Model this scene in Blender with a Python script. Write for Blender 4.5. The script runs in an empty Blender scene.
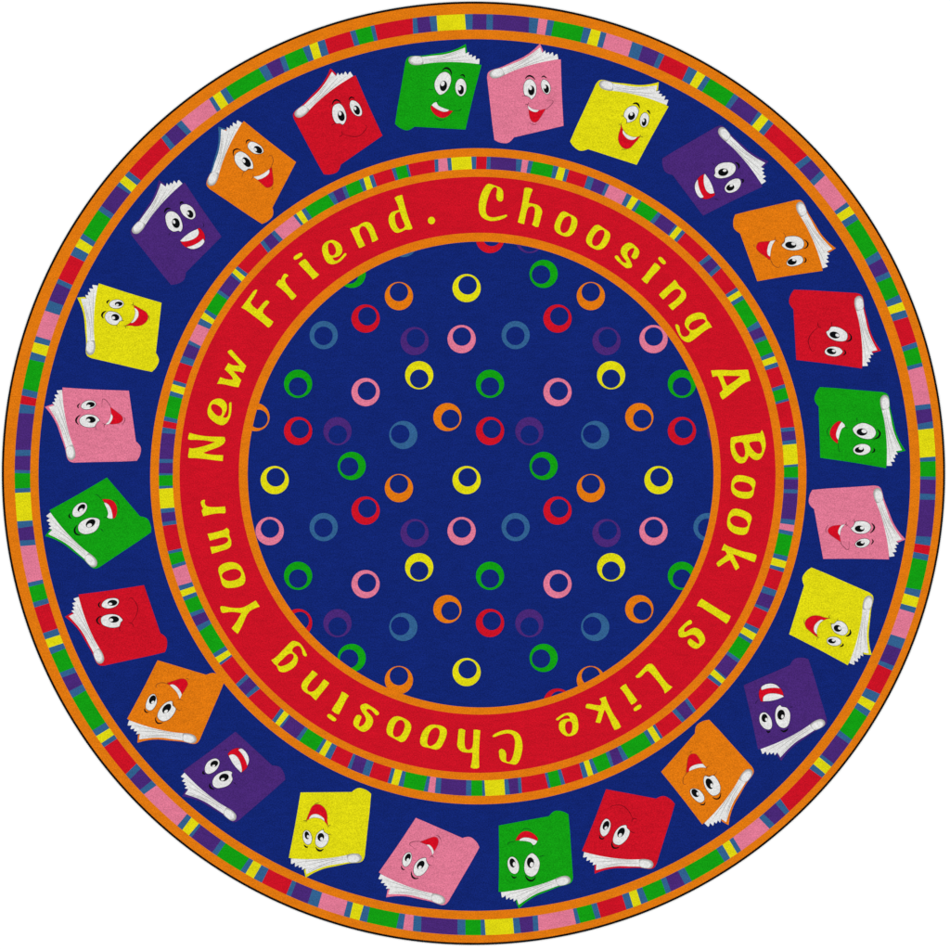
import bpy, math
from mathutils import Vector
from mathutils.geometry import tessellate_polygon

S = 0.0025                      # metres per unit of the layout grid (the rug is about 2.36 m across)
TOP = 0.0090                    # pile height
STEP = 0.0004                   # carved step between motif and field
SC = bpy.context.scene
COL = SC.collection


def W(p, z=0.0):
    return ((p[0] - 475.0) * S, (475.0 - p[1]) * S, z)


# ------------------------------------------------------------------ materials
def lin(c):
    return tuple((v / 255 / 12.92) if v / 255 <= 0.04045 else ((v / 255 + 0.055) / 1.055) ** 2.4 for v in c)


LIGHT = 1.22                    # radiance of a perfectly white matte sheet under the lamps


def yarn(name, rgb, grain=0.10, rough=0.95):
    m = bpy.data.materials.new(name)
    m.use_nodes = True
    nt = m.node_tree
    nt.nodes.clear()
    N, L = nt.nodes.new, nt.links.new
    out = N('ShaderNodeOutputMaterial')
    b = N('ShaderNodeBsdfPrincipled')
    b.inputs['Roughness'].default_value = rough
    b.inputs['Specular IOR Level'].default_value = 0.03
    L(b.outputs[0], out.inputs[0])
    geo = N('ShaderNodeNewGeometry')
    # tuft tips: cut ends of the yarn, a few millimetres across
    n1 = N('ShaderNodeTexNoise')
    n1.inputs['Scale'].default_value = 340
    n1.inputs['Detail'].default_value = 3
    n1.inputs['Roughness'].default_value = 0.65
    L(geo.outputs['Position'], n1.inputs['Vector'])
    # rows of tufting, slightly stretched along the rows
    mp = N('ShaderNodeMapping')
    mp.inputs['Scale'].default_value = (0.35, 1.0, 1.0)
    L(geo.outputs['Position'], mp.inputs['Vector'])
    n2 = N('ShaderNodeTexNoise')
    n2.inputs['Scale'].default_value = 95
    n2.inputs['Detail'].default_value = 2
    L(mp.outputs[0], n2.inputs['Vector'])
    # dye lots: broad soft mottling
    n3 = N('ShaderNodeTexNoise')
    n3.inputs['Scale'].default_value = 14
    n3.inputs['Detail'].default_value = 3
    L(geo.outputs['Position'], n3.inputs['Vector'])

    def rng(n, lo, hi):
        r = N('ShaderNodeMapRange')
        r.inputs['From Min'].default_value = 0.25
        r.inputs['From Max'].default_value = 0.75
        r.inputs['To Min'].default_value = lo
        r.inputs['To Max'].default_value = hi
        L(n.outputs['Fac'], r.inputs['Value'])
        return r.outputs[0]

    def mul(a, c):
        q = N('ShaderNodeMath')
        q.operation = 'MULTIPLY'
        L(a, q.inputs[0])
        L(c, q.inputs[1])
        return q.outputs[0]
    v = mul(mul(rng(n1, 1 - 3.8 * grain, 1 + 3.8 * grain), rng(n2, 1 - .7 * grain, 1 + .7 * grain)), rng(n3, 1 - .35 * grain, 1 + .35 * grain))
    vm = N('ShaderNodeVectorMath')
    vm.operation = 'SCALE'
    vm.inputs[0].default_value = tuple(x / LIGHT for x in lin(rgb))
    L(v, vm.inputs['Scale'])
    L(vm.outputs[0], b.inputs['Base Color'])
    bp = N('ShaderNodeBump')
    bp.inputs['Strength'].default_value = 0.35
    bp.inputs['Distance'].default_value = 0.002
    L(n1.outputs['Fac'], bp.inputs['Height'])
    L(bp.outputs[0], b.inputs['Normal'])
    return m


M = {
    'O': yarn('orange_yarn', (227, 122, 15)),
    'Y': yarn('yellow_yarn', (226, 219, 17)),
    'R': yarn('red_yarn', (206, 18, 37)),
    'B': yarn('navy_yarn', (17, 38, 117), 0.14),
    'G': yarn('green_yarn', (18, 160, 18)),
    'K': yarn('pink_yarn', (226, 122, 150)),
    'P': yarn('purple_yarn', (74, 40, 120), 0.11),
    'T': yarn('steel_blue_yarn', (50, 98, 145)),
    'W': yarn('white_yarn', (231, 231, 230), 0.075),
    'GR': yarn('pale_grey_yarn', (196, 196, 194), 0.06),
    'DG': yarn('grey_yarn', (168, 166, 163), 0.06),
    'X': yarn('black_yarn', (12, 14, 16), 0.2),
    'MR': yarn('scarlet_yarn', (214, 12, 34)),
}
LINECOL = {
    'G': yarn('dark_green_yarn', (14, 92, 24)), 'K': yarn('dark_pink_yarn', (140, 72, 92)),
    'Y': yarn('dark_yellow_yarn', (140, 132, 28)), 'P': yarn('dark_purple_yarn', (38, 22, 66)),
    'O': yarn('brown_yarn', (150, 82, 28)), 'R': yarn('maroon_yarn', (128, 12, 26)),
}


# ------------------------------------------------------------------ geometry helpers
def crom(pts, n=6):
    """Smooth closed outline through the points; a point with a third value is a sharp corner."""
    out = []
    k = len(pts)
    for i in range(k):
        p0, p1, p2, p3 = pts[i - 1], pts[i], pts[(i + 1) % k], pts[(i + 2) % k]
        if len(p1) > 2:
            p0 = p1
        if len(p2) > 2:
            p3 = p2
        for j in range(n):
            t = j / n
            t2, t3 = t * t, t * t * t
            out.append(tuple(0.5 * (2 * p1[a] + (p2[a] - p0[a]) * t + (2 * p0[a] - 5 * p1[a] + 4 * p2[a] - p3[a]) * t2
                                    + (3 * p1[a] - p0[a] - 3 * p2[a] + p3[a]) * t3) for a in (0, 1)))
    res = []
    for p in out:
        if not res or (abs(p[0] - res[-1][0]) + abs(p[1] - res[-1][1])) > 1e-4:
            res.append(p)
    return res


def ell(cx, cy, rx, ry, tilt=0, n=28):
    t = math.radians(tilt)
    r = []
    for i in range(n):
        a = 2 * math.pi * i / n
        x, y = rx * math.cos(a), ry * math.sin(a)
        r.append((cx + x * math.cos(t) - y * math.sin(t), cy + x * math.sin(t) + y * math.cos(t)))
    return r


def area(p):
    return 0.5 * sum(p[i - 1][0] * p[i][1] - p[i][0] * p[i - 1][1] for i in range(len(p)))


def grow(p, d):
    """Offset a closed outline outwards by d."""
    s = 1 if area(p) > 0 else -1
    r = []
    k = len(p)
    for i in range(k):
        a, b = p[i - 1], p[(i + 1) % k]
        dx, dy = b[0] - a[0], b[1] - a[1]
        l = math.hypot(dx, dy) or 1
        r.append((p[i][0] + s * dy / l * d, p[i][1] - s * dx / l * d))
    return r


def stroke(pts, w, taper=True, n=6):
    """Ribbon outline along an open polyline, thin at the ends."""
    q = []
    k = len(pts)
    for i in range(k - 1):
        p0, p1, p2, p3 = pts[max(i - 1, 0)], pts[i], pts[i + 1], pts[min(i + 2, k - 1)]
        for j in range(n):
            t = j / n
            q.append(tuple(0.5 * (2 * p1[a] + (p2[a] - p0[a]) * t + (2 * p0[a] - 5 * p1[a] + 4 * p2[a] - p3[a]) * t * t
                                  + (3 * p1[a] - p0[a] - 3 * p2[a] + p3[a]) * t ** 3) for a in (0, 1)))
    q.append(tuple(pts[-1][:2]))
    Lf, Rt = [], []
    m = len(q) - 1
    for i, p in enumerate(q):
        a, b = q[max(i - 1, 0)], q[min(i + 1, m)]
        dx, dy = b[0] - a[0], b[1] - a[1]
        l = math.hypot(dx, dy) or 1
        h = w * 0.5 * ((0.25 + 0.75 * math.sin(math.pi * i / m)) if taper else 1)
        Lf.append((p[0] - dy / l * h, p[1] + dx / l * h))
        Rt.append((p[0] + dy / l * h, p[1] - dx / l * h))
    return Lf + Rt[::-1]


class MB:
    """Collects carved pieces (a flat top and a short wall round it) into ONE mesh."""

    def __init__(s):
        s.v, s.f, s.mi, s.mats = [], [], [], []

    def slot(s, m):
        if m not in s.mats:
            s.mats.append(m)
        return s.mats.index(m)

    def poly(s, loops, z, mat, depth=STEP * 1.5):
        k = s.slot(mat)
        loops = [[W(p, z) for p in lp] for lp in loops]
        base = len(s.v)
        flat = [p for lp in loops for p in lp]
        tris = tessellate_polygon([[Vector(p) for p in lp] for lp in loops])
        s.v += flat
        for t in tris:
            a, b, c = (flat[i] for i in t)
            up = (b[0] - a[0]) * (c[1] - a[1]) - (b[1] - a[1]) * (c[0] - a[0])
            s.f.append(tuple(base + i for i in (t if up > 0 else t[::-1])))
            s.mi.append(k)
        off = base
        for li, lp in enumerate(loops):
            n = len(lp)
            low = len(s.v)
            s.v += [(p[0], p[1], p[2] - depth) for p in lp]
            ccw = area(lp) > 0
            if li:
                ccw = not ccw
            for i in range(n):
                j = (i + 1) % n
                q = (off + i, low + i, low + j, off + j)
                s.f.append(q if ccw else q[::-1])
                s.mi.append(k)
            off += n

    def build(s, name, parent, label=None):
        me = bpy.data.meshes.new(name)
        me.from_pydata(s.v, [], s.f)
        for m in s.mats:
            me.materials.append(m)
        me.polygons.foreach_set('material_index', s.mi)
        me.update()
        o = bpy.data.objects.new(name, me)
        COL.objects.link(o)
        o.parent = parent
        if label:
            o['label'] = label
        return o


# ------------------------------------------------------------------ the setting
def sheet(name, half, z, mat):
    me = bpy.data.meshes.new(name)
    me.from_pydata([(-half, -half, z), (half, -half, z), (half, half, z), (-half, half, z)], [], [(0, 1, 2, 3)])
    me.materials.append(mat)
    o = bpy.data.objects.new(name, me)
    COL.objects.link(o)
    return o


fm = bpy.data.materials.new('white_floor_paint')
fm.use_nodes = True
fb = fm.node_tree.nodes['Principled BSDF']
fn = fm.node_tree.nodes.new('ShaderNodeTexNoise')
fn.inputs['Scale'].default_value = 3
fr = fm.node_tree.nodes.new('ShaderNodeMapRange')
fr.inputs['To Min'].default_value = 0.93
fr.inputs['To Max'].default_value = 0.95
fm.node_tree.links.new(fn.outputs['Fac'], fr.inputs['Value'])
fm.node_tree.links.new(fr.outputs[0], fb.inputs['Base Color'])
fb.inputs['Roughness'].default_value = 0.9
fb.inputs['Specular IOR Level'].default_value = 0.05
floor = sheet('floor', 30, 0.0, fm)
floor['kind'] = 'structure'
floor['label'] = 'plain white floor under the round rug'

# ------------------------------------------------------------------ the rug
rug = bpy.data.objects.new('round_rug', None)
COL.objects.link(rug)
rug['label'] = 'round colourful rug with smiling book pictures and yellow lettering on white floor'
rug['category'] = 'rug'

# circles of the design: centre x, centre y, radius
CIRC = {
    'edge': (473.45, 473.25, 472.05), 'a': (473.55, 473.25, 469.65),
    'b': (475.25, 474.6, 460.6), 'c': (475.2, 474.6, 445.0), 'd': (474.35, 475.0, 435.9),
    'e': (478.3, 476.25, 328.1), 'f': (478.5, 476.25, 319.7), 'g': (478.35, 474.7, 305.6),
    'h': (477.55, 474.85, 298.0), 'i': (479.75, 473.7, 240.9), 'j': (480.6, 474.5, 232.9),
}
NSEG = 720


def cpt(key, a):
    x, y, r = CIRC[key]
    return (x + r * math.sin(a), y - r * math.cos(a))


def band(name, o_key, i_key, mat, label=None):
    mb = MB()
    n = NSEG
    k = mb.slot(mat)
    for key, z in ((o_key, TOP), (i_key, TOP), (o_key, 0.002), (i_key, 0.002)):
        mb.v += [W(cpt(key, 2 * math.pi * i / n), z) for i in range(n)]
    for i in range(n):
        j = (i + 1) % n
        mb.f += [(i, n + i, n + j, j), (i, j, 2 * n + j, 2 * n + i), (n + i, 3 * n + i, 3 * n + j, n + j)]
        mb.mi += [k] * 3
    return mb.build(name, rug, label)


band('orange_band', 'a', 'b', M['O'])
band('orange_band', 'c', 'd', M['O'])
band('book_field', 'd', 'e', M['B'])
band('orange_band', 'e', 'f', M['O'])
band('orange_band', 'g', 'h', M['O'])
textband = band('lettering_band', 'h', 'i', M['R'])
band('orange_band', 'i', 'j', M['O'])
mb = MB()
mb.poly([[cpt('j', 2 * math.pi * i / NSEG) for i in range(NSEG)]], TOP, M['B'], 0.007)
centre = mb.build('ring_dotted_field', rug)

# latex backing under the pile
mb = MB()
mb.poly([[cpt('a', 2 * math.pi * i / NSEG) for i in range(NSEG)]], 0.0025, M['GR'], 0.0022)
mb.build('backing', rug)

# serged edge: a thread wound round the rim, one ridge per stitch
mb = MB()
k = mb.slot(M['X'])
ns, prof = 2600, 9
cx, cy, r1 = CIRC['edge']
ax, ay, r0 = CIRC['a']
for i in range(ns):
    a = 2 * math.pi * i / ns
    bump = 0.10 if i % 2 else -0.10
    for j in range(prof):
        t = math.pi * (j / (prof - 1))
        ro = (r1 + r0 - 0.9) / 2 + (r1 - r0 + 0.9 + bump) / 2 * math.cos(t)
        z = 0.0006 + (TOP + 0.0006 + bump * 0.003) * math.sin(t) ** 0.8
        mx = cx + (ax - cx) * (j / (prof - 1))
        my = cy + (ay - cy) * (j / (prof - 1))
        aa = a + (j - 4) * 0.0004
        mb.v.append(W((mx + ro * math.sin(aa), my - ro * math.cos(aa)), z))
for i in range(ns):
    q = (i + 1) % ns
    for j in range(prof - 1):
        mb.f.append((i * prof + j, i * prof + j + 1, q * prof + j + 1, q * prof + j))
        mb.mi.append(k)
mb.build('binding', rug)

# ---- striped borders. Each entry: (window x, y), then (x, y) at the rim, (x, y) at the inner edge, next colour
OUT = [
((412,0),"5,140,8,257,T 38,137,48,250,P 130,128,147,243,T 185,122,193,238,Y 398,108,407,225,T 458,107,455,223,P 562,107,561,225,T 610,110,609,226,P 884,130,880,246,T"),
((529,0),"73,140,57,258,K 140,150,120,265,T 190,158,165,270,G 413,205,387,317,T 470,218,436,328,Y 542,238,513,350,T 585,250,555,360,K 778,318,747,425,T"),
((638,19),"35,207,3,307,P 160,255,118,355,T 200,272,152,372,R 380,360,332,463,T 447,393,390,493,Y 507,430,445,523,T 545,450,483,545,G 722,565,660,655,T 757,592,692,678,P 907,697,850,787,T 935,715,862,803,Y"),
((732,91),"273,217,205,303,T 312,247,242,333,R 565,488,475,552,T 597,522,513,585,P 670,600,598,672,T 700,637,623,710,K 862,840,775,903,T"),
((804,185),"343,160,248,222,Y 382,215,285,273,T 412,258,318,317,G 552,503,467,558,T 582,555,490,607,P 638,653,537,697,T 657,692,555,735,G 717,827,615,875,T"),
((824,294),"590,60,483,97,Y 612,120,503,153,T 635,172,525,205,R 692,362,588,397,T 707,398,597,435,G 740,517,630,545,T 748,545,637,575,K 803,827,688,840,T 808,863,695,878,P"),
((824,411),"820,78,710,98,T 826,130,712,142,Y 842,343,723,353,T 845,378,726,383,G 845,495,728,493,T 843,520,730,515,P 838,627,727,622,T 835,670,723,668,P"),
((824,528),"810,68,697,60,T 803,135,690,118,R 792,202,680,180,T 783,248,672,225,G 733,468,622,450,T 717,525,607,493,Y 697,600,583,570,T 683,643,572,610,K 612,835,510,803,T"),
((804,638),"733,83,627,47,P 683,212,573,170,T 665,247,560,200,R 575,422,472,378,T 540,490,437,437,Y 503,550,405,488,T 475,593,387,530,G 362,768,275,700,T 340,800,250,735,P"),
((732,731),"768,247,682,183,T 748,270,662,200,Y 705,325,615,250,T 680,353,590,290,R 432,605,370,517,T 403,633,330,550,P 322,705,243,632,T 285,740,205,657,K"),
((638,803),"778,358,722,265,T 748,380,692,285,Y 697,418,640,320,T 653,443,595,352,G 405,588,352,492,T 353,612,302,517,P 250,668,212,562,T 212,685,175,577,G 75,742,33,640,T"),
((529,824),"847,607,812,497,Y 787,630,752,515,T 735,645,703,540,R 542,705,512,598,T 502,717,470,608,G 387,745,358,637,T 355,753,332,643,K 73,803,67,692,T 33,810,27,695,P"),
((412,824),"822,820,807,705,T 770,827,760,708,Y 555,840,547,720,T 520,840,517,722,G 403,840,402,722,T 343,838,343,720,P 68,818,70,705,T 5,810,13,695,K"),
((294,824),"822,798,838,683,T 770,790,795,675,G 550,740,572,628,T 492,728,525,615,Y 420,705,445,595,T 375,692,403,582,K 180,630,212,518,T 103,600,138,493,P"),
((185,803),"798,705,838,600,T 763,690,808,585,R 580,600,630,500,T 518,567,575,470,Y 457,530,515,435,T 420,507,483,417,G 240,397,303,305,T 205,373,267,287,P 48,260,118,170,T 30,243,103,157,Y"),
((91,731),"690,743,755,655,T 652,713,723,627,K 398,478,490,413,T 370,443,455,377,P 298,362,370,288,T 262,325,340,248,R 97,123,190,63,T 77,93,168,33,Y"),
((19,638),"582,740,675,685,T 553,697,650,637,G 407,450,500,397,T 378,402,475,350,P 325,298,432,260,T 308,262,412,222,G 243,123,347,80,T 222,75,330,40,Y"),
((0,528),"342,840,452,805,T 325,792,433,757,R 260,600,370,567,T 248,562,357,530,G 215,445,330,417,T 207,413,320,388,K 152,138,268,128,T 147,95,263,88,P"),
((0,411),"133,885,247,867,T 127,832,243,825,Y 112,618,230,612,T 110,585,227,580,G 107,468,226,470,T 110,443,226,448,P 112,340,230,338,T 115,293,230,293,P 137,15,255,20,T"),
((0,294),"150,828,265,845,R 160,763,275,788,T 170,712,282,740,G 220,492,332,517,T 235,435,345,470,Y 253,362,368,392,T 270,317,382,350,K 342,127,447,160,T 373,50,477,85,P"),
((19,185),"282,740,387,787,T 298,707,403,755,R 390,530,492,578,T 425,465,525,520,Y 462,405,557,465,T 485,367,578,430,G 598,190,690,255,T 623,157,713,220,P 735,5,835,70,T"),
((91,91),"215,685,305,762,Y 257,640,345,710,T 287,605,375,673,R 530,353,600,448,T 560,327,630,410,P 645,253,722,332,T 680,220,757,305,K"),
((185,19),"181,603,241,700,T 210,585,270,680,Y 265,545,325,640,T 310,520,370,612,G 555,373,615,468,T 612,347,665,440,P 715,295,748,397,T 752,280,787,385,G 887,220,930,320,T"),
((294,0),"117,345,150,452,Y 178,320,208,430,T 232,300,262,407,R 422,240,455,348,T 462,232,495,338,G 578,202,603,310,T 608,195,632,302,R"),
]
INN = [
((418,103),"130,452,135,548,T 160,445,163,543,K 230,440,240,537,T 262,437,270,532,Y 422,428,428,525,T 463,428,460,523,R 545,428,540,523,T 575,432,573,525,P 778,443,775,538,T 825,452,813,545,K 875,457,857,552,T"),
((524,121),"73,318,48,415,G 233,355,215,447,T 275,362,247,455,Y 327,380,305,470,T 358,388,332,480,R 503,437,475,527,T 555,455,527,545,P 652,492,615,580,T 677,503,637,590,K 813,573,770,663,T"),
((618,176),"110,158,65,240,Y 160,187,107,265,T 185,200,133,280,G 313,290,255,360,T 340,305,282,380,P 455,385,395,465,T 470,398,407,473,Y 505,430,445,503,T 530,450,467,525,R 715,625,640,683,T 742,650,663,707,P 795,703,720,770,T"),
((688,259),"263,72,187,140,R 385,223,300,280,T 403,250,315,302,Y 430,287,340,340,T 450,315,360,368,G 555,490,470,547,T 580,535,487,578,P 613,605,520,645,T 627,635,530,672,G 673,735,578,775,T 688,768,588,803,Y 708,815,603,850,T"),
((725,361),"427,43,325,73,R 472,182,370,215,T 482,208,378,242,G 503,295,400,325,T 510,313,405,342,R 548,522,443,530,T 553,552,447,562,P 563,622,455,635,T 567,655,457,665,Y 577,815,467,825,T 578,835,467,842,G"),
((725,469),"580,67,468,65,T 580,83,468,80,P 577,163,468,160,T 577,193,467,190,P 558,402,445,392,T 552,445,440,430,K 545,497,430,475,T 537,530,423,505,G 497,692,387,667,T 490,733,378,700,Y 475,787,363,758,T 467,820,355,785,R"),
((688,571),"705,155,597,118,T 688,203,577,168,P 645,300,535,260,T 632,327,527,280,R 565,458,460,410,T 548,502,440,443,Y 517,550,412,487,T 497,575,397,513,G 410,700,318,637,T 393,725,300,658,P 307,848,217,770,T 297,860,207,778,Y 268,892,178,820,T 247,915,155,847,R"),
((618,654),"617,445,548,347,T 590,460,525,365,P 540,530,457,432,T 510,545,428,455,R 355,660,295,560,T 337,672,275,572,Y 297,705,235,602,T 267,720,205,622,G 82,828,22,730,T"),
((524,709),"785,410,738,305,P 710,450,675,335,T 690,460,648,350,G 588,505,540,397,T 550,522,513,405,Y 508,535,472,420,T 468,550,437,432,R 327,593,293,480,T 297,603,267,487,G 212,625,187,507,T 193,627,165,512,R"),
((418,728),"823,510,817,397,T 797,513,790,398,P 728,525,713,403,T 690,528,682,407,Y 533,537,525,413,T 510,540,508,415,G 422,537,423,415,T 380,535,382,413,P 178,522,185,402,T 133,513,143,395,K 78,507,97,390,T 45,498,73,382,G"),
((311,709),"730,618,750,503,T 690,608,722,493,Y 633,595,665,478,T 605,583,637,468,R 460,535,495,425,T 405,515,440,405,P 315,480,350,370,T 287,467,333,357,R 155,400,203,297,T 108,378,163,275,Y 63,350,122,250,T 37,333,98,240,G"),
((217,654),"652,690,717,595,T 627,668,695,578,P 512,582,580,490,T 497,570,567,482,Y 462,545,525,457,T 435,525,502,432,R 247,345,340,275,T 227,325,312,250,P 170,262,255,185,T 147,240,232,160,R 27,90,120,18,T"),
((147,571),"570,728,667,662,Y 540,685,637,628,T 522,655,615,597,G 413,480,503,420,T 392,437,492,387,P 352,363,453,325,T 340,333,442,297,G 293,237,400,195,T 280,205,388,165,Y 258,157,367,122,T 247,118,355,87,K"),
((110,469),"493,790,600,755,T 485,762,593,728,G 460,673,570,650,T 457,650,563,627,R 412,452,523,437,T 410,422,520,407,P 402,350,513,337,T 397,315,508,305,Y 387,157,497,150,T 385,135,495,132,G 383,50,493,48,T 383,33,495,35,P"),
((110,361),"387,807,497,807,T 388,775,497,777,P 408,570,513,577,T 413,523,517,540,R 422,472,525,493,T 432,438,532,462,G 465,272,567,297,T 475,235,575,267,Y 490,180,592,210,T 500,150,600,180,R 550,10,650,42,T"),
((147,259),"280,765,375,800,P 320,670,412,710,T 333,642,422,688,K 400,515,493,555,T 425,468,510,515,Y 450,420,533,480,T 463,395,547,447,G 555,268,635,322,T 573,243,650,300,P 660,125,735,187,T 672,105,747,175,Y 697,75,775,140,T 715,55,797,115,R"),
((217,176),"343,530,400,605,T 368,507,428,587,P 430,455,490,520,T 455,430,520,500,K 605,318,665,390,T 627,300,683,380,Y 668,270,718,350,T 700,255,752,332,G 880,152,930,227,T"),
((311,121),"176,565,215,645,P 245,525,278,618,T 272,510,305,602,G 380,468,413,553,T 415,453,440,545,Y 460,437,490,530,T 492,428,522,515,R 637,378,667,465,T 667,370,690,460,G 752,350,775,440,T 770,345,792,435,R"),
]


def striped(data, scale, ok, ik):
    ents = []
    for (wx, wy), txt in data:
        for e in txt.split():
            xo, yo, xi, yi, c = e.split(',')
            p = (wx + float(xo) / scale, wy + float(yo) / scale)
            q = (wx + float(xi) / scale, wy + float(yi) / scale)
            ao = math.atan2(p[0] - CIRC[ok][0], CIRC[ok][1] - p[1])
            ai = math.atan2(q[0] - CIRC[ik][0], CIRC[ik][1] - q[1])
            ents.append([ao, ai, c])
    first = ents[0]
    for e in ents[1:]:
        while e[0] < first[0] - 0.01:
            e[0] += 2 * math.pi
        while e[1] < first[1] - 0.03:
            e[1] += 2 * math.pi
    for a, b in zip(ents, ents[1:]):
        if b[0] <= a[0] or b[1] <= a[1]:
            print('STRIPE ORDER', a, b)
        if a[2] == b[2]:
            print('STRIPE SAME', a, b)
    ents.append([first[0] + 2 * math.pi, first[1] + 2 * math.pi, None])
    mb = MB()
    for a, b in zip(ents, ents[1:]):
        n = max(2, int((b[0] - a[0]) / 0.009) + 1)
        k = mb.slot(M[a[2]])
        base = len(mb.v)
        for i in range(n + 1):
            t = i / n
            po, pi_ = cpt(ok, a[0] + (b[0] - a[0]) * t), cpt(ik, a[1] + (b[1] - a[1]) * t)
            mb.v += [W(po, TOP), W(pi_, TOP), W(po, 0.002), W(pi_, 0.002)]
        for i in range(n):
            q, r = base + 4 * i, base + 4 * i + 4
            mb.f += [(q, q + 1, r + 1, r), (q, r, r + 2, q + 2), (q + 1, q + 3, r + 3, r + 1)]
            mb.mi += [k] * 3
    return mb.build('striped_border', rug)


striped(OUT, 950 / 126, 'b', 'c')
striped(INN, 950 / 120, 'f', 'g')


# ------------------------------------------------------------------ rings of the centre field
def clip_circle(poly, key):
    """Cut a small convex piece by the round edge of the field."""
    cx, cy, r = CIRC[key]
    ins = [math.hypot(p[0] - cx, p[1] - cy) <= r for p in poly]
    if all(ins):
        return poly
    if not any(ins):
        return None
    out = []
    n = len(poly)
    for i in range(n):
        a, b = poly[i], poly[(i + 1) % n]
        ia, ib = ins[i], ins[(i + 1) % n]
        if ia:
            out.append(a)
        if ia != ib:
            lo, hi = 0.0, 1.0
            for _ in range(24):
                m = (lo + hi) / 2
                p = (a[0] + (b[0] - a[0]) * m, a[1] + (b[1] - a[1]) * m)
                if (math.hypot(p[0] - cx, p[1] - cy) <= r) == ia:
                    lo = m
                else:
                    hi = m
            out.append((a[0] + (b[0] - a[0]) * lo, a[1] + (b[1] - a[1]) * lo))
    return out if len(out) > 2 else None


RINGS = [  # colour, centre, offset of the inner circle (in quarter grid units)
    ('Y', 466.6, 288.1, 4, -11), ('O', 398.9, 296.1, 0, -16), ('R', 365.6, 318.6, 7, -9), ('T', 323.7, 335.1, -1, 3),
    ('P', 414.6, 341.1, 5, -11), ('K', 461.6, 339.1, 1, -10), ('Y', 419.2, 375.2, 0, 14), ('G', 298.1, 383.8, 0, 11),
    ('K', 365.6, 392.1, 5, -5), ('O', 447.4, 417.1, 12, 7), ('R', 298.1, 431.0, 7, -8), ('P', 337.5, 431.2, 1, 13),
    ('T', 403.3, 435.0, -12, -4), ('G', 351.7, 465.9, -10, 3)]
ring_mesh = 0
for col, x, y, ox, oy in RINGS:
    for i in range(-2, 4):
        for j in range(-2, 4):
            px, py = x + 191.9 * i, y + 192.0 * j
            if math.hypot(px - CIRC['j'][0], py - CIRC['j'][1]) > CIRC['j'][2] + 14:
                continue
            n = 56
            mb = MB()
            k = mb.slot(M[col])
            whole = True
            oc = [(px + 14.1 * math.cos(2 * math.pi * q / n), py + 14.1 * math.sin(2 * math.pi * q / n)) for q in range(n)]
            jx, jy = px + ox / 3.958, py + oy / 3.958
            ic = [(jx + 9.25 * math.cos(2 * math.pi * q / n), jy + 9.25 * math.sin(2 * math.pi * q / n)) for q in range(n)]
            vis = 0
            for q in range(n):
                r = (q + 1) % n
                piece = clip_circle([oc[q], oc[r], ic[r], ic[q]], 'j')
                if piece is None:
                    continue
                vis += 1
                base = len(mb.v)
                m_ = len(piece)
                mb.v += [W(p, TOP + STEP) for p in piece] + [W(p, TOP - STEP) for p in piece]
                up = area([W(p) for p in piece]) > 0
                f = tuple(base + t for t in range(m_))
                mb.f.append(f if up else f[::-1])
                mb.mi.append(k)
                # walls only along the rim and the hole of the ring
                for t in range(m_):
                    u = (t + 1) % m_
                    w = (base + t, base + m_ + t, base + m_ + u, base + u)
                    a_, b_ = piece[t], piece[u]
                    da = math.hypot(a_[0] - px, a_[1] - py) - 14.1
                    db = math.hypot(b_[0] - px, b_[1] - py) - 14.1
                    ea = math.hypot(a_[0] - jx, a_[1] - jy) - 9.25
                    eb = math.hypot(b_[0] - jx, b_[1] - jy) - 9.25
                    if (abs(da) < .03 and abs(db) < .03) or (abs(ea) < .03 and abs(eb) < .03):
                        mb.f.append(w if up else w[::-1])
                        mb.mi.append(k)
            if vis:
                mb.build('ring', centre)


# ------------------------------------------------------------------ the lettering
def glyph(win, sc, txt):
    """'x,y x,y* ...' ('*' marks a sharp corner) in a tracing window -> layout units"""
    r = []
    for t in txt.split():
        c = t.endswith('*')
        x, y = t.rstrip('*').split(',')
        p = (win[0] + float(x) / sc, win[1] + float(y) / sc)
        r.append(p + (1,) if c else p)
    return r


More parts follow.
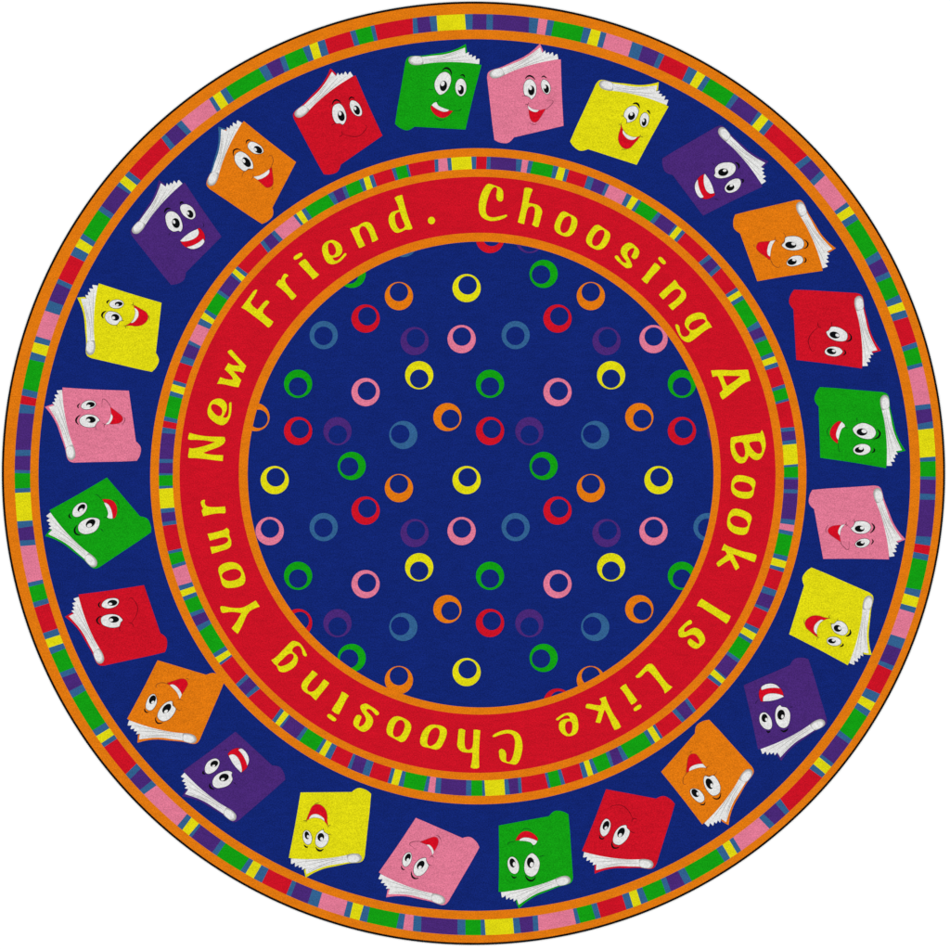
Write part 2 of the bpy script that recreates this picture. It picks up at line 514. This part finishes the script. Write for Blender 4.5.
Z15, Z11 = 950 / 60, 950 / 80
GL = {
 'C': ((470,175), Z15, ["520,390 526,330 522,260 490,210 430,180 370,158 310,140 270,150 230,195 185,280 150,390 138,490 148,590 185,660 250,705 330,727 420,722 500,700 560,672 588,648 578,630 545,634 470,655 390,670 320,665 268,630 248,560 252,490 275,390 310,290 350,220 385,193 415,195 430,220 428,260 416,330 428,385 460,415 495,418"]),
 'h': ((512,180), Z15, ["195,135* 215,123 245,122 290,130 328,155* 300,220 275,300 262,365* 330,375 410,400 460,450 476,510 460,580 440,660 418,742* 375,742 318,708* 335,660 355,570 365,490 355,440 320,415 275,425 245,460 225,530 210,600 192,697* 150,690 92,668* 110,600 140,470 170,320"]),
 'o': ((545,195), Z15, ["300,260 340,273 400,308 460,338 500,375 512,430 500,500 470,570 430,620 385,650 330,657 270,640 210,610 165,565 148,510 165,430 205,345 250,280", "370,332 405,345 420,390 412,450 385,530 350,580 305,603 265,590 242,545 245,490 270,420 310,360"]),
 's': ((580,215), Z15, ["790,438 840,460 890,505 925,545 938,590 925,640 900,680 870,697 840,690 812,660* 830,620 855,565 860,535 840,522 800,535 760,575 748,620 765,670 800,730 822,790 815,825 780,840 730,837 690,808 620,750 575,705 552,672 558,648 585,642 605,655 640,705 680,745 715,758 735,750 730,725 690,675 655,620 645,570 665,510 710,465 750,445"]),
 'i': ((630,240), Z15, ["392,360* 440,390 482,438* 440,490 370,560 310,635 272,695* 225,665 182,618* 230,570 300,480"]),
 'dot': ((630,240), Z15, ["470,268 500,275 540,315 567,355 555,380 525,382 490,355 460,320 446,290"]),
 'n': ((655,270), Z15, ["312,156* 340,185 380,250 430,290 475,340 493,395 480,450 430,510 350,575 280,638* 245,605 210,560* 270,520 340,465 400,395 413,350 395,315 350,300 300,315 240,360 180,420 130,467* 90,425 63,390* 130,325 230,235"]),
 'g': ((665,300), Z15, ["555,198 610,215 640,245 665,320 705,365 744,432* 690,450 600,510 500,590 420,650 370,669 310,650 255,605 205,520 170,430 165,395 185,385 215,405 230,440 237,500 265,560 310,583 365,565 392,530 385,495 340,445 315,390 322,330 360,270 430,225 500,203", "590,300 630,315 645,340 620,370 560,410 500,455 440,478 395,465 375,430 385,390 430,345 510,310"]),
 'A': ((703,355), Z15, ["127,245* 200,240 330,238 450,243 560,238 660,233 714,235* 730,310 751,407* 690,425 600,480 500,560 390,650 310,706* 280,660 262,602* 290,580 318,550* 285,450 235,335* 200,335 152,347*", "315,330* 400,328 500,330 600,333* 500,415 382,492* 345,420"]),
 'B': ((720,420), Z15, ["198,272 400,240 580,215 638,208* 650,180 663,158* 685,200 710,290 722,380 712,460 680,550 640,610 580,635 520,615 455,560* 430,615 390,670 320,685 255,650 200,570 170,470 166,370 173,300", "240,375 300,350 360,358 385,420 400,510 390,570 355,592 310,575 265,515 235,430", "462,370 500,345 580,335 630,345 655,400 665,470 650,520 610,535 560,515 500,450"]),
 'k': ((708,532), Z15, ["258,186* 300,215 420,265 560,310 680,335 768,365* 760,420 738,476* 680,460 560,410 460,370 392,350* 430,430 492,550 470,582 440,602 425,580 390,510 350,442* 300,465 230,510 172,547 150,530 138,492 180,450 250,400 302,352* 285,315 265,298 216,288* 232,240"]),
 'I': ((685,580), Z15, ["262,296* 350,350 470,425 590,500 722,572* 695,640 655,693* 590,645 480,570 350,490 260,430 190,410* 215,350"]),
 'L': ((620,650), Z15, ["470,218 510,225 545,260 610,350 690,460 760,540 829,585* 780,635 712,687* 690,630 640,550 560,450 480,360 438,330* 400,350 350,405 310,435 270,440 248,420 265,400 330,335 390,270 430,232"]),
 'e': ((545,695), Z15, ["375,280 430,285 480,315 510,370 525,450 525,530 505,590 460,630 390,652 330,645 270,605 230,550 220,490 235,430 280,390 340,378 398,378* 385,340 350,320 310,330 260,360 205,400 180,397 178,377 240,330 300,295", "370,415 415,425 435,470 430,550 410,600 375,618 340,590 318,520 325,450"]),
 'Y': ((205,555), Z11, ["183,615 215,608 300,625 380,630 440,625 500,600 602,540* 650,612* 590,635 530,670 490,725 450,820 390,936* 350,905 316,870* 370,800 410,730 435,690* 390,682 300,675 210,686 188,655"]),
 'u': ((185,485), Z11, ["268,580* 330,568 400,550 455,535 495,508* 525,540 525,595 545,650 550,690 540,730 500,760 420,785 320,816* 300,735* 370,728 450,708 500,680 515,655 500,625 450,620 370,640 295,661*"]),
 'r': ((185,485), Z11, ["188,205 205,183 235,178 234,210 247,243 290,260 380,262 475,255* 482,300 478,328 460,336 400,335 300,350 218,371* 205,330 200,300 215,282 198,245"]),
 'N': ((180,400), Z15, ["150,520* 260,550 400,572 550,582 690,585 712,610 714,650 690,690 620,740 500,785 365,835* 430,855 550,870 682,873* 678,966* 600,960 400,935 260,920 150,917 130,895 138,830 148,760* 200,767 300,750 430,715 560,665* 490,655 400,640 260,630 150,628 130,600"]),
 'w': ((205,335), Z15, ["410,233 435,250 540,370 652,490* 605,600* 550,580 445,570* 500,630 573,715* 530,827* 450,815 300,780 193,773* 240,668* 340,700 445,710* 420,650 313,545* 370,443* 440,480 555,485* 470,390 365,280 385,245"]),
 'F': ((235,280), Z15, ["330,153 350,165 310,250 245,350* 280,410 355,470* 400,420 460,350 505,323 541,350 520,385 455,460 440,520* 500,580 606,660* 580,710 535,750 510,740 430,670 300,570 180,480 100,437* 160,360 240,250 290,180"]),
 'd': ((380,185), Z15, ["230,205* 280,175 352,156* 370,240 410,390 460,550 514,680* 480,705 400,710 340,740 270,757 210,725 160,650 136,560 150,480 190,430 240,412 305,395* 280,310", "300,425 320,440 350,530 395,635 375,680 330,700 290,685 250,610 235,520 245,460"]),
}
# repeats: glyph, three marks on the traced letter, window/scale and the same three marks on the repeat
REP = [
 ('C', "588,648 138,490 290,142", (480,710), Z15, "198,412 668,520 565,860"),
 ('h', "195,135 92,668 418,742", (410,705), Z11, "822,737 835,303 578,288"),
 ('o', "385,333 295,603 295,260", (580,215), Z15, "360,236 235,492 278,155"),
 ('o', "385,333 295,603 295,260", (720,470), Z15, "513,292 222,262 558,180"),
 ('o', "385,333 295,603 295,260", (720,470), Z15, "443,862 160,800 499,745"),
 ('o', "385,333 295,603 295,260", (410,705), Z11, "240,488 300,268 325,527"),
 ('o', "385,333 295,603 295,260", (350,685), Z11, "540,618 605,415 615,677"),
 ('o', "385,333 295,603 295,260", (205,555), Z11, "205,264 420,197 216,366"),
 ('s', "560,655 830,690 815,830", (660,605), Z15, "492,250 447,545 300,495"),
 ('s', "560,655 830,690 815,830", (350,685), Z11, "338,345 122,356 128,240"),
 ('i', "392,360 482,438 182,618", (618,654), 950/120, "153,367 107,401 62,236"),
 ('i', "392,360 482,438 182,618", (295,655), Z11, "520,706 436,655 640,485"),
 ('i', "392,360 482,438 182,618", (265,245), Z15, "532,298 635,220 755,546"),
 ('n', "312,156 63,390 280,638", (295,655), Z11, "250,537 407,335 207,182"),
 ('n', "312,156 63,390 280,638", (340,210), Z15, "162,300 305,604 606,465"),
 ('g', "744,432 180,388 555,198", (260,625), Z11, "134,415 545,370 285,560"),
 ('k', "768,365 258,186 160,540", (575,680), Z15, "728,740 488,260 172,428"),
 ('e', "178,385 370,415 375,618", (195,380), Z15, "570,358 428,532 262,396"),
 ('e', "178,385 370,415 375,618", (310,220), Z15, "574,540 375,557 322,357"),
 ('r', "215,370 465,335 234,180", (265,245), Z15, "170,625 415,860 365,488"),
]


def affine(src, dst):
    (x0, y0), (x1, y1), (x2, y2) = src
    d = (x1 - x0) * (y2 - y0) - (x2 - x0) * (y1 - y0)

    def f(p):
        u = ((p[0] - x0) * (y2 - y0) - (x2 - x0) * (p[1] - y0)) / d
        v = ((x1 - x0) * (p[1] - y0) - (p[0] - x0) * (y1 - y0)) / d
        q = (dst[0][0] + u * (dst[1][0] - dst[0][0]) + v * (dst[2][0] - dst[0][0]),
             dst[0][1] + u * (dst[1][1] - dst[0][1]) + v * (dst[2][1] - dst[0][1]))
        return q + (1,) if len(p) > 2 else q
    return f


def letter(name, f=None):
    win, sc, loops = GL[name]
    mb = MB()

    def put(nm):
        w, s, lps = GL[nm]
        L = [glyph(w, s, t) for t in lps]
        if f:
            L = [[f(p) for p in lp] for lp in L]
        mb.poly([crom(lp) for lp in L], TOP + STEP, M['Y'])
    put(name)
    if name == 'i':
        put('dot')
    mb.build('letter', textband)


for nm in GL:
    if nm != 'dot':
        letter(nm)
for nm, marks, win, sc, here in REP:
    w, s, _ = GL[nm]
    letter(nm, affine([p[:2] for p in glyph(w, s, marks)], [p[:2] for p in glyph(win, sc, here)]))
mb = MB()
mb.poly([ell(380 + 815 / Z15, 185 + 562 / Z15, 3.55, 3.65)], TOP + STEP, M['Y'])
mb.build('full_stop', textband)

# ------------------------------------------------------------------ the smiling books
ZB = 9.5
BW = (390, 40)
COVER = glyph(BW, ZB, "48,797* 85,830 130,852 165,858 200,846 232,824* 480,838 717,851* 790,540 869,238* 835,230* 700,135* 728,118* 731,108* 720,38* 640,80 540,114 420,132 300,149 215,150 170,165 148,205 138,260 100,480 70,650")
PAGES = glyph(BW, ZB, "182,190 200,220 240,236 290,233 320,228 420,215 560,209 700,214 847,229* 851,180* 838,178* 812,190* 815,150* 805,152* 778,165* 780,140* 770,140* 746,146* 751,115* 738,120* 716,130* 712,73* 600,115 500,140 400,150 300,160 230,153 195,165")
ROLL = glyph(BW, ZB, "176,190 182,212 205,232 250,239 300,233 318,222 312,190 300,160 262,152 210,155 185,168")
ROLLM = glyph(BW, ZB, "188,187 194,208 216,226 256,232 300,224 313,205 307,178 288,160 252,155 215,160")
ROLLW = glyph(BW, ZB, "200,185 206,204 228,219 264,224 298,216 308,200 304,174 285,160 250,157 220,162")
PLINES = ["320,190 480,172 690,110", "330,205 520,188 725,150", "340,216 560,200 790,190", "420,165 560,140 690,90"]
MARKS = [(868, 238), (717, 850), (720, 40), (230, 825)]
CANON = [(BW[0] + x / ZB, BW[1] + y / ZB) for x, y in MARKS]

# corner of cover / corner below it / tip of back cover / notch by the spine, for each book
BOOKS = [
 ('G', (390,40), 9.5, "868,238 717,850 720,40 230,825"),
 ('K', (480,40), 9.5, "768,185 792,808 572,38 318,932"),
 ('Y', (568,72), 950/104, "917,315 625,842 832,95 180,710"),
 ('P', (660,120), 950/110, "887,575 375,826 932,360 105,472"),
 ('O', (730,190), 950/110, "803,690 237,786 912,512 82,375"),
 ('R', (700,180), 4.75, "770,894 458,855 857,812 443,612"),
 ('G', (770,370), 950/180, "612,517 268,465 713,427 255,190"),
 ('K', (740,530), 4.75, "708,139 395,136 785,45 351,-99"),
 ('Y', (740,530), 4.75, "513,641 235,495 624,595 303,262"),
 ('P', (740,530), 4.75, "85,1043 17,740 195,1094 240,640"),
 ('O', (640,680), 4.75, "300,686 100,438 415,689 262,250"),
 ('R', (480,760), 4.75, "485,432 597,142 544,537 840,182"),
 ('G', (480,760), 4.75, "89,627 88,313 183,703 330,265"),
 ('K', (280,760), 4.75, "470,535 645,275 504,650 868,370"),
 ('Y', (280,760), 4.75, "42,465 97,157 121,557 343,150"),
 ('P', (120,650), 4.75, "300,575 545,389 297,690 728,550"),
 ('O', (120,650), 4.75, "35,327 180,51 81,440 410,115"),
 ('R', (30,520), 950/180, "257,393 601,346 186,510 690,597"),
 ('G', (30,360), 950/180, "103,795 405,621 80,926 583,825"),
 ('K', (30,360), 950/180, "172,147 520,160 81,246 560,432"),
 ('Y', (60,220), 950/180, "203,336 538,442 90,408 507,698"),
 ('P', (125,175), 950/110, "515,68 833,530 294,44 525,845"),
 ('O', (205,120), 9.5, "370,9 859,400 127,64 645,835"),
 ('R', (290,65), 9.5, "622,99 878,672 384,34 481,947"),
]


def simil(src, dst):
    """Least-squares similarity as a pair of complex numbers: q = a*p + b"""
    s = [complex(*p) for p in src]
    d = [complex(*p) for p in dst]
    ms, md = sum(s) / len(s), sum(d) / len(d)
    a = sum((q - md) * (p - ms).conjugate() for p, q in zip(s, d)) / sum(abs(p - ms) ** 2 for p in s)
    return a, md - a * ms


# faces: which book they were traced from, window, scale and the pieces
FACES = {
 'G': (0, (425,65), Z15, dict(
    eyes=["310,113 370,135 407,190 407,270 370,370 310,440 245,470 205,447 165,380 153,300 180,220 235,145", (567,355,86,137,0)],
    pupils=[(292,332,57,84,8), (570,395,46,74,0)], glints=[(281,297,29,40,20), (549,370,21,34,10)],
    brows=[("270,92 300,60 342,48 385,68 410,108 420,158", 21), ("557,168 590,157 615,168 632,205", 17)],
    mouth="96,645* 150,668 240,718 300,738 370,722 440,730* 400,775 350,815 280,837 200,815 130,755 93,690",
    teeth=["106,637* 145,600 182,590* 210,640 270,675 382,714* 350,735 290,740 220,716 150,675"],
    lines=["50,385 90,390 130,390", "430,722 520,722 565,712 570,685", "150,820 200,862 260,878 320,852", "180,590 205,570 212,545"])),
 'K': (1, (510,65), Z15, dict(
    eyes=["315,228 370,258 410,330 414,420 392,490 340,542 315,515 270,490 233,470 216,400 223,310 258,250", "540,233 590,258 630,320 639,390 622,440 585,462 540,432 503,370 493,300 508,250"],
    pupils=[(338,405,51,77,0), (575,380,42,67,-8)], glints=[(324,366,24,31,0), (553,350,19,26,0)],
    brows=[("240,218 275,182 315,172 360,192 397,232", 20), ("497,197 535,178 582,210", 15)],
    mouth="297,703* 350,735 410,742 470,720 562,696* 530,750 480,830 440,885 395,907 350,890 318,840 302,770",
    teeth=["283,645* 340,690 400,710 458,717* 420,744 370,740 320,717 293,690"],
    lines=["455,717 570,697 640,645 680,592 665,560 545,560", "235,632 270,622 285,645", "275,640 293,610 285,590", "185,500 225,490 270,492", "300,905 380,945 430,925"])),
 'Y': (2, (610,95), Z15, dict(
    eyes=["365,173 420,195 450,250 432,320 390,390 320,427 273,427 265,385 223,335 238,260 290,200", (545,395,69,113,8)],
    pupils=[(340,335,53,64,25), (540,431,37,63,8)], glints=[(337,303,24,27,20), (529,405,17,24,8)],
    brows=[("358,142 410,130 450,157 470,208", 22), ("580,250 612,258 632,303", 18)],
    mouth="175,458* 195,530 240,600 300,645 360,665 420,668 478,653* 430,715 370,785 320,835 260,852 200,832 150,770 131,700 138,620 165,540",
    teeth=["205,558* 250,615 310,650 370,668 427,667* 395,697 345,712 285,697 235,652 203,600"],
    lines=["130,460 155,466 190,440", "470,655 500,660 525,672", "465,655 480,645 486,625", "170,860 230,865 270,860", "175,325 200,332 225,335", "262,425 262,445 258,460"])),
 'P': (3, (690,150), Z15, dict(
    eyes=["600,198 660,205 712,245 720,310 680,377 600,427 500,447 430,440 383,405 400,370 398,295 450,233 520,205", "770,458 802,500 792,570 740,637 660,674 590,670 553,625 563,570 620,500 700,460"],
    pupils=[(525,352,81,60,-8), (637,596,66,49,-18)], glints=[(549,325,30,20,-8), (653,565,26,17,-15)],
    brows=[("713,193 752,215 776,255 763,302", 22), ("812,458 842,483 828,520", 20)],
    mouth="235,378* 290,460 345,570 385,670 392,715* 330,757 250,777 170,755 110,700 76,610 78,540 120,460 170,410",
    teeth=["237,380* 300,470 350,570 382,682* 320,690 270,657 235,592 217,500 220,410", "120,470* 132,560 165,660 214,745* 165,757 110,700 78,610 85,530"],
    lines=["388,765 425,785 455,780", "355,200 370,225 390,240"])),
 'O': (4, (750,220), 950/70, dict(
    eyes=["575,220 660,233 717,275 730,325 712,377 650,404 570,410 490,392 433,345 470,300 485,238", "640,485 690,493 717,525 712,572 660,607 580,627 520,617 498,587 520,540 570,498"],
    pupils=[(552,340,76,46,5), (570,568,63,42,-10)], glints=[(589,325,29,18,15), (595,544,24,15,10)],
    brows=[("735,266 770,295 786,330 767,370 728,390", 14), ("738,506 760,535 750,568 728,580", 13)],
    mouth="87,355 110,313 150,298 280,288* 250,360 235,430 245,475 275,500* 270,542* 200,492 120,432 90,392",
    teeth=["278,288* 342,274* 302,340 282,410 271,497* 240,467 234,410 250,340"],
    lines=["338,225 345,268 382,302", "448,165 478,215 465,285 405,337", "282,395 272,500 308,600 370,645 402,632 402,603", "60,325 55,350 70,375"])),
 'R': (23, (320,85), Z15, dict(
    eyes=["285,296 340,318 387,390 412,470 412,540 392,592 360,627 320,607 255,602 213,530 196,440 213,340", "510,246 560,258 612,300 647,365 664,430 652,477 610,492 550,467 498,400 473,320 483,262"],
    pupils=[(337,492,52,82,-16), (583,400,47,76,-20)], glints=[(317,453,23,32,-10), (557,372,19,28,-15)],
    brows=[("193,312 215,262 255,237 300,252 332,288", 19), ("457,242 475,207 505,194 548,217", 16)],
    mouth=None, teeth=[],
    lines=["350,770 430,800 530,818 630,800 700,735 742,662 700,628", "300,822 340,800 358,780", "355,790 352,760 348,730", "180,640 215,620 255,608"])),
}
FEEL = {'G': 'green book picture with an open smile', 'K': 'pink book picture with an open smile',
        'Y': 'yellow book picture with a wide red smile', 'P': 'purple book picture with a toothy grin',
        'O': 'orange book picture with a lopsided smile', 'R': 'red book picture with a thin closed smile'}

placed = []
for col, win, sc, marks in BOOKS:
    pts = [p[:2] for p in glyph(win, sc, marks)]
    a, b = simil(CANON, pts)
    err = max(abs(a * complex(*p) + b - complex(*q)) for p, q in zip(CANON, pts))
    print('BOOK', col, 'scale %.3f err %.2f' % (abs(a), err))
    placed.append((a, b))

for bi, (col, win, sc, marks) in enumerate(BOOKS):
    a, b = placed[bi]

    def T(p, a=a, b=b):
        q = a * complex(p[0], p[1]) + b
        return (q.real, q.imag) + tuple(p[2:])
    k = abs(a)
    z = TOP + STEP
    label = FEEL[col]
    teal_back = bi == 22
    if teal_back:
        label = 'orange book picture with a lopsided smile and a blue back cover'
    mb = MB()
    mb.poly([crom([T(p) for p in COVER])], z, M[col])
    if teal_back:      # this one book's back cover is steel blue
        bc = glyph(BW, ZB, "728,118* 731,108* 720,38* 640,80 540,114 420,132 300,149 270,151* 300,164* 420,160 560,140 712,100*")
        mb.poly([crom([T(p) for p in bc])], z + STEP * .5, M['T'])
    book = mb.build('book_picture', rug, label)
    mb = MB()
    mb.poly([crom([T(p) for p in PAGES])], z + STEP, M['W'])
    for ln in PLINES:
        mb.poly([stroke([T(p) for p in glyph(BW, ZB, ln)], 0.5)], z + STEP * 1.5, M['DG'])
    mb.poly([crom([T(p) for p in ROLL])], z + STEP * 2, M['DG'])
    mb.poly([crom([T(p) for p in ROLLM])], z + STEP * 2.4, M['GR'])
    mb.poly([crom([T(p) for p in ROLLW])], z + STEP * 2.8, M['W'])
    mb.build('page_block', book)

    fi, fw, fs, F = FACES[col]
    fa, fb_ = placed[fi]

    def U(p):          # from the traced face to this book
        q = (complex(p[0], p[1]) - fb_) / fa
        return T((q.real, q.imag) + tuple(p[2:]))

    def E(e):
        if isinstance(e, str):
            return crom([U(p) for p in glyph(fw, fs, e)])
        x, y, rx, ry, t = e
        return [U((fw[0] + px / fs, fw[1] + py / fs)) for px, py in ell(x, y, rx, ry, t)]
    for q in range(2):
        mb = MB()
        o = E(F['eyes'][q])
        mb.poly([grow(o, 0.42)], z + STEP, M['X'])
        mb.poly([o], z + STEP * 2, M['W'])
        mb.poly([E(F['pupils'][q])], z + STEP * 3, M['X'])
        mb.poly([E(F['glints'][q])], z + STEP * 4, M['W'])
        mb.build('eye', book)
        line, w = F['brows'][q]
        mb = MB()
        mb.poly([stroke([U(p) for p in glyph(fw, fs, line)], 1.45 * w / fs)], z + STEP, M['X'])
        mb.build('eyebrow', book)
    mb = MB()
    if F['mouth']:
        o = E(F['mouth'])
        mb.poly([grow(o, 0.28)], z + STEP, LINECOL[col])
        mb.poly([o], z + STEP * 2, M['MR'])
        for t in F['teeth']:
            o = E(t)
            mb.poly([grow(o, 0.22)], z + STEP * 2.5, LINECOL[col])
            mb.poly([o], z + STEP * 3, M['W'])
        mb.build('mouth', book)
    for ln in F['lines']:
        mb = MB()
        mb.poly([stroke([U(p) for p in glyph(fw, fs, ln)], 0.75)], z + STEP * 0.6, LINECOL[col])
        mb.build('smile_line', book)

# ------------------------------------------------------------------ light: one big softbox above the set
w = bpy.data.worlds.new('World')
SC.world = w
w.use_nodes = True
w.node_tree.nodes['Background'].inputs[0].default_value = (1, 1, 1, 1)
w.node_tree.nodes['Background'].inputs[1].default_value = 0.30
ld = bpy.data.lights.new('softbox', 'AREA')
ld.shape = 'SQUARE'
ld.size = 14
ld.energy = 1250
lo = bpy.data.objects.new('softbox', ld)
lo.location = (0, 0, 9)
COL.objects.link(lo)

# ------------------------------------------------------------------ camera: straight above
cd = bpy.data.cameras.new('Camera')
cam = bpy.data.objects.new('Camera', cd)
COL.objects.link(cam)
D = 7.0
cam.location = (0, 0, TOP + D)
cd.sensor_width = 36
cd.lens = 36 * D / (950 * S)
cd.clip_end = 200
SC.camera = cam
SC.render.filter_size = 1.0
SC.render.resolution_x = SC.render.resolution_y = 1024
SC.view_settings.view_transform = 'Standard'
SC.view_settings.look = 'None'
SC.view_settings.exposure = 0
SC.view_settings.gamma = 1
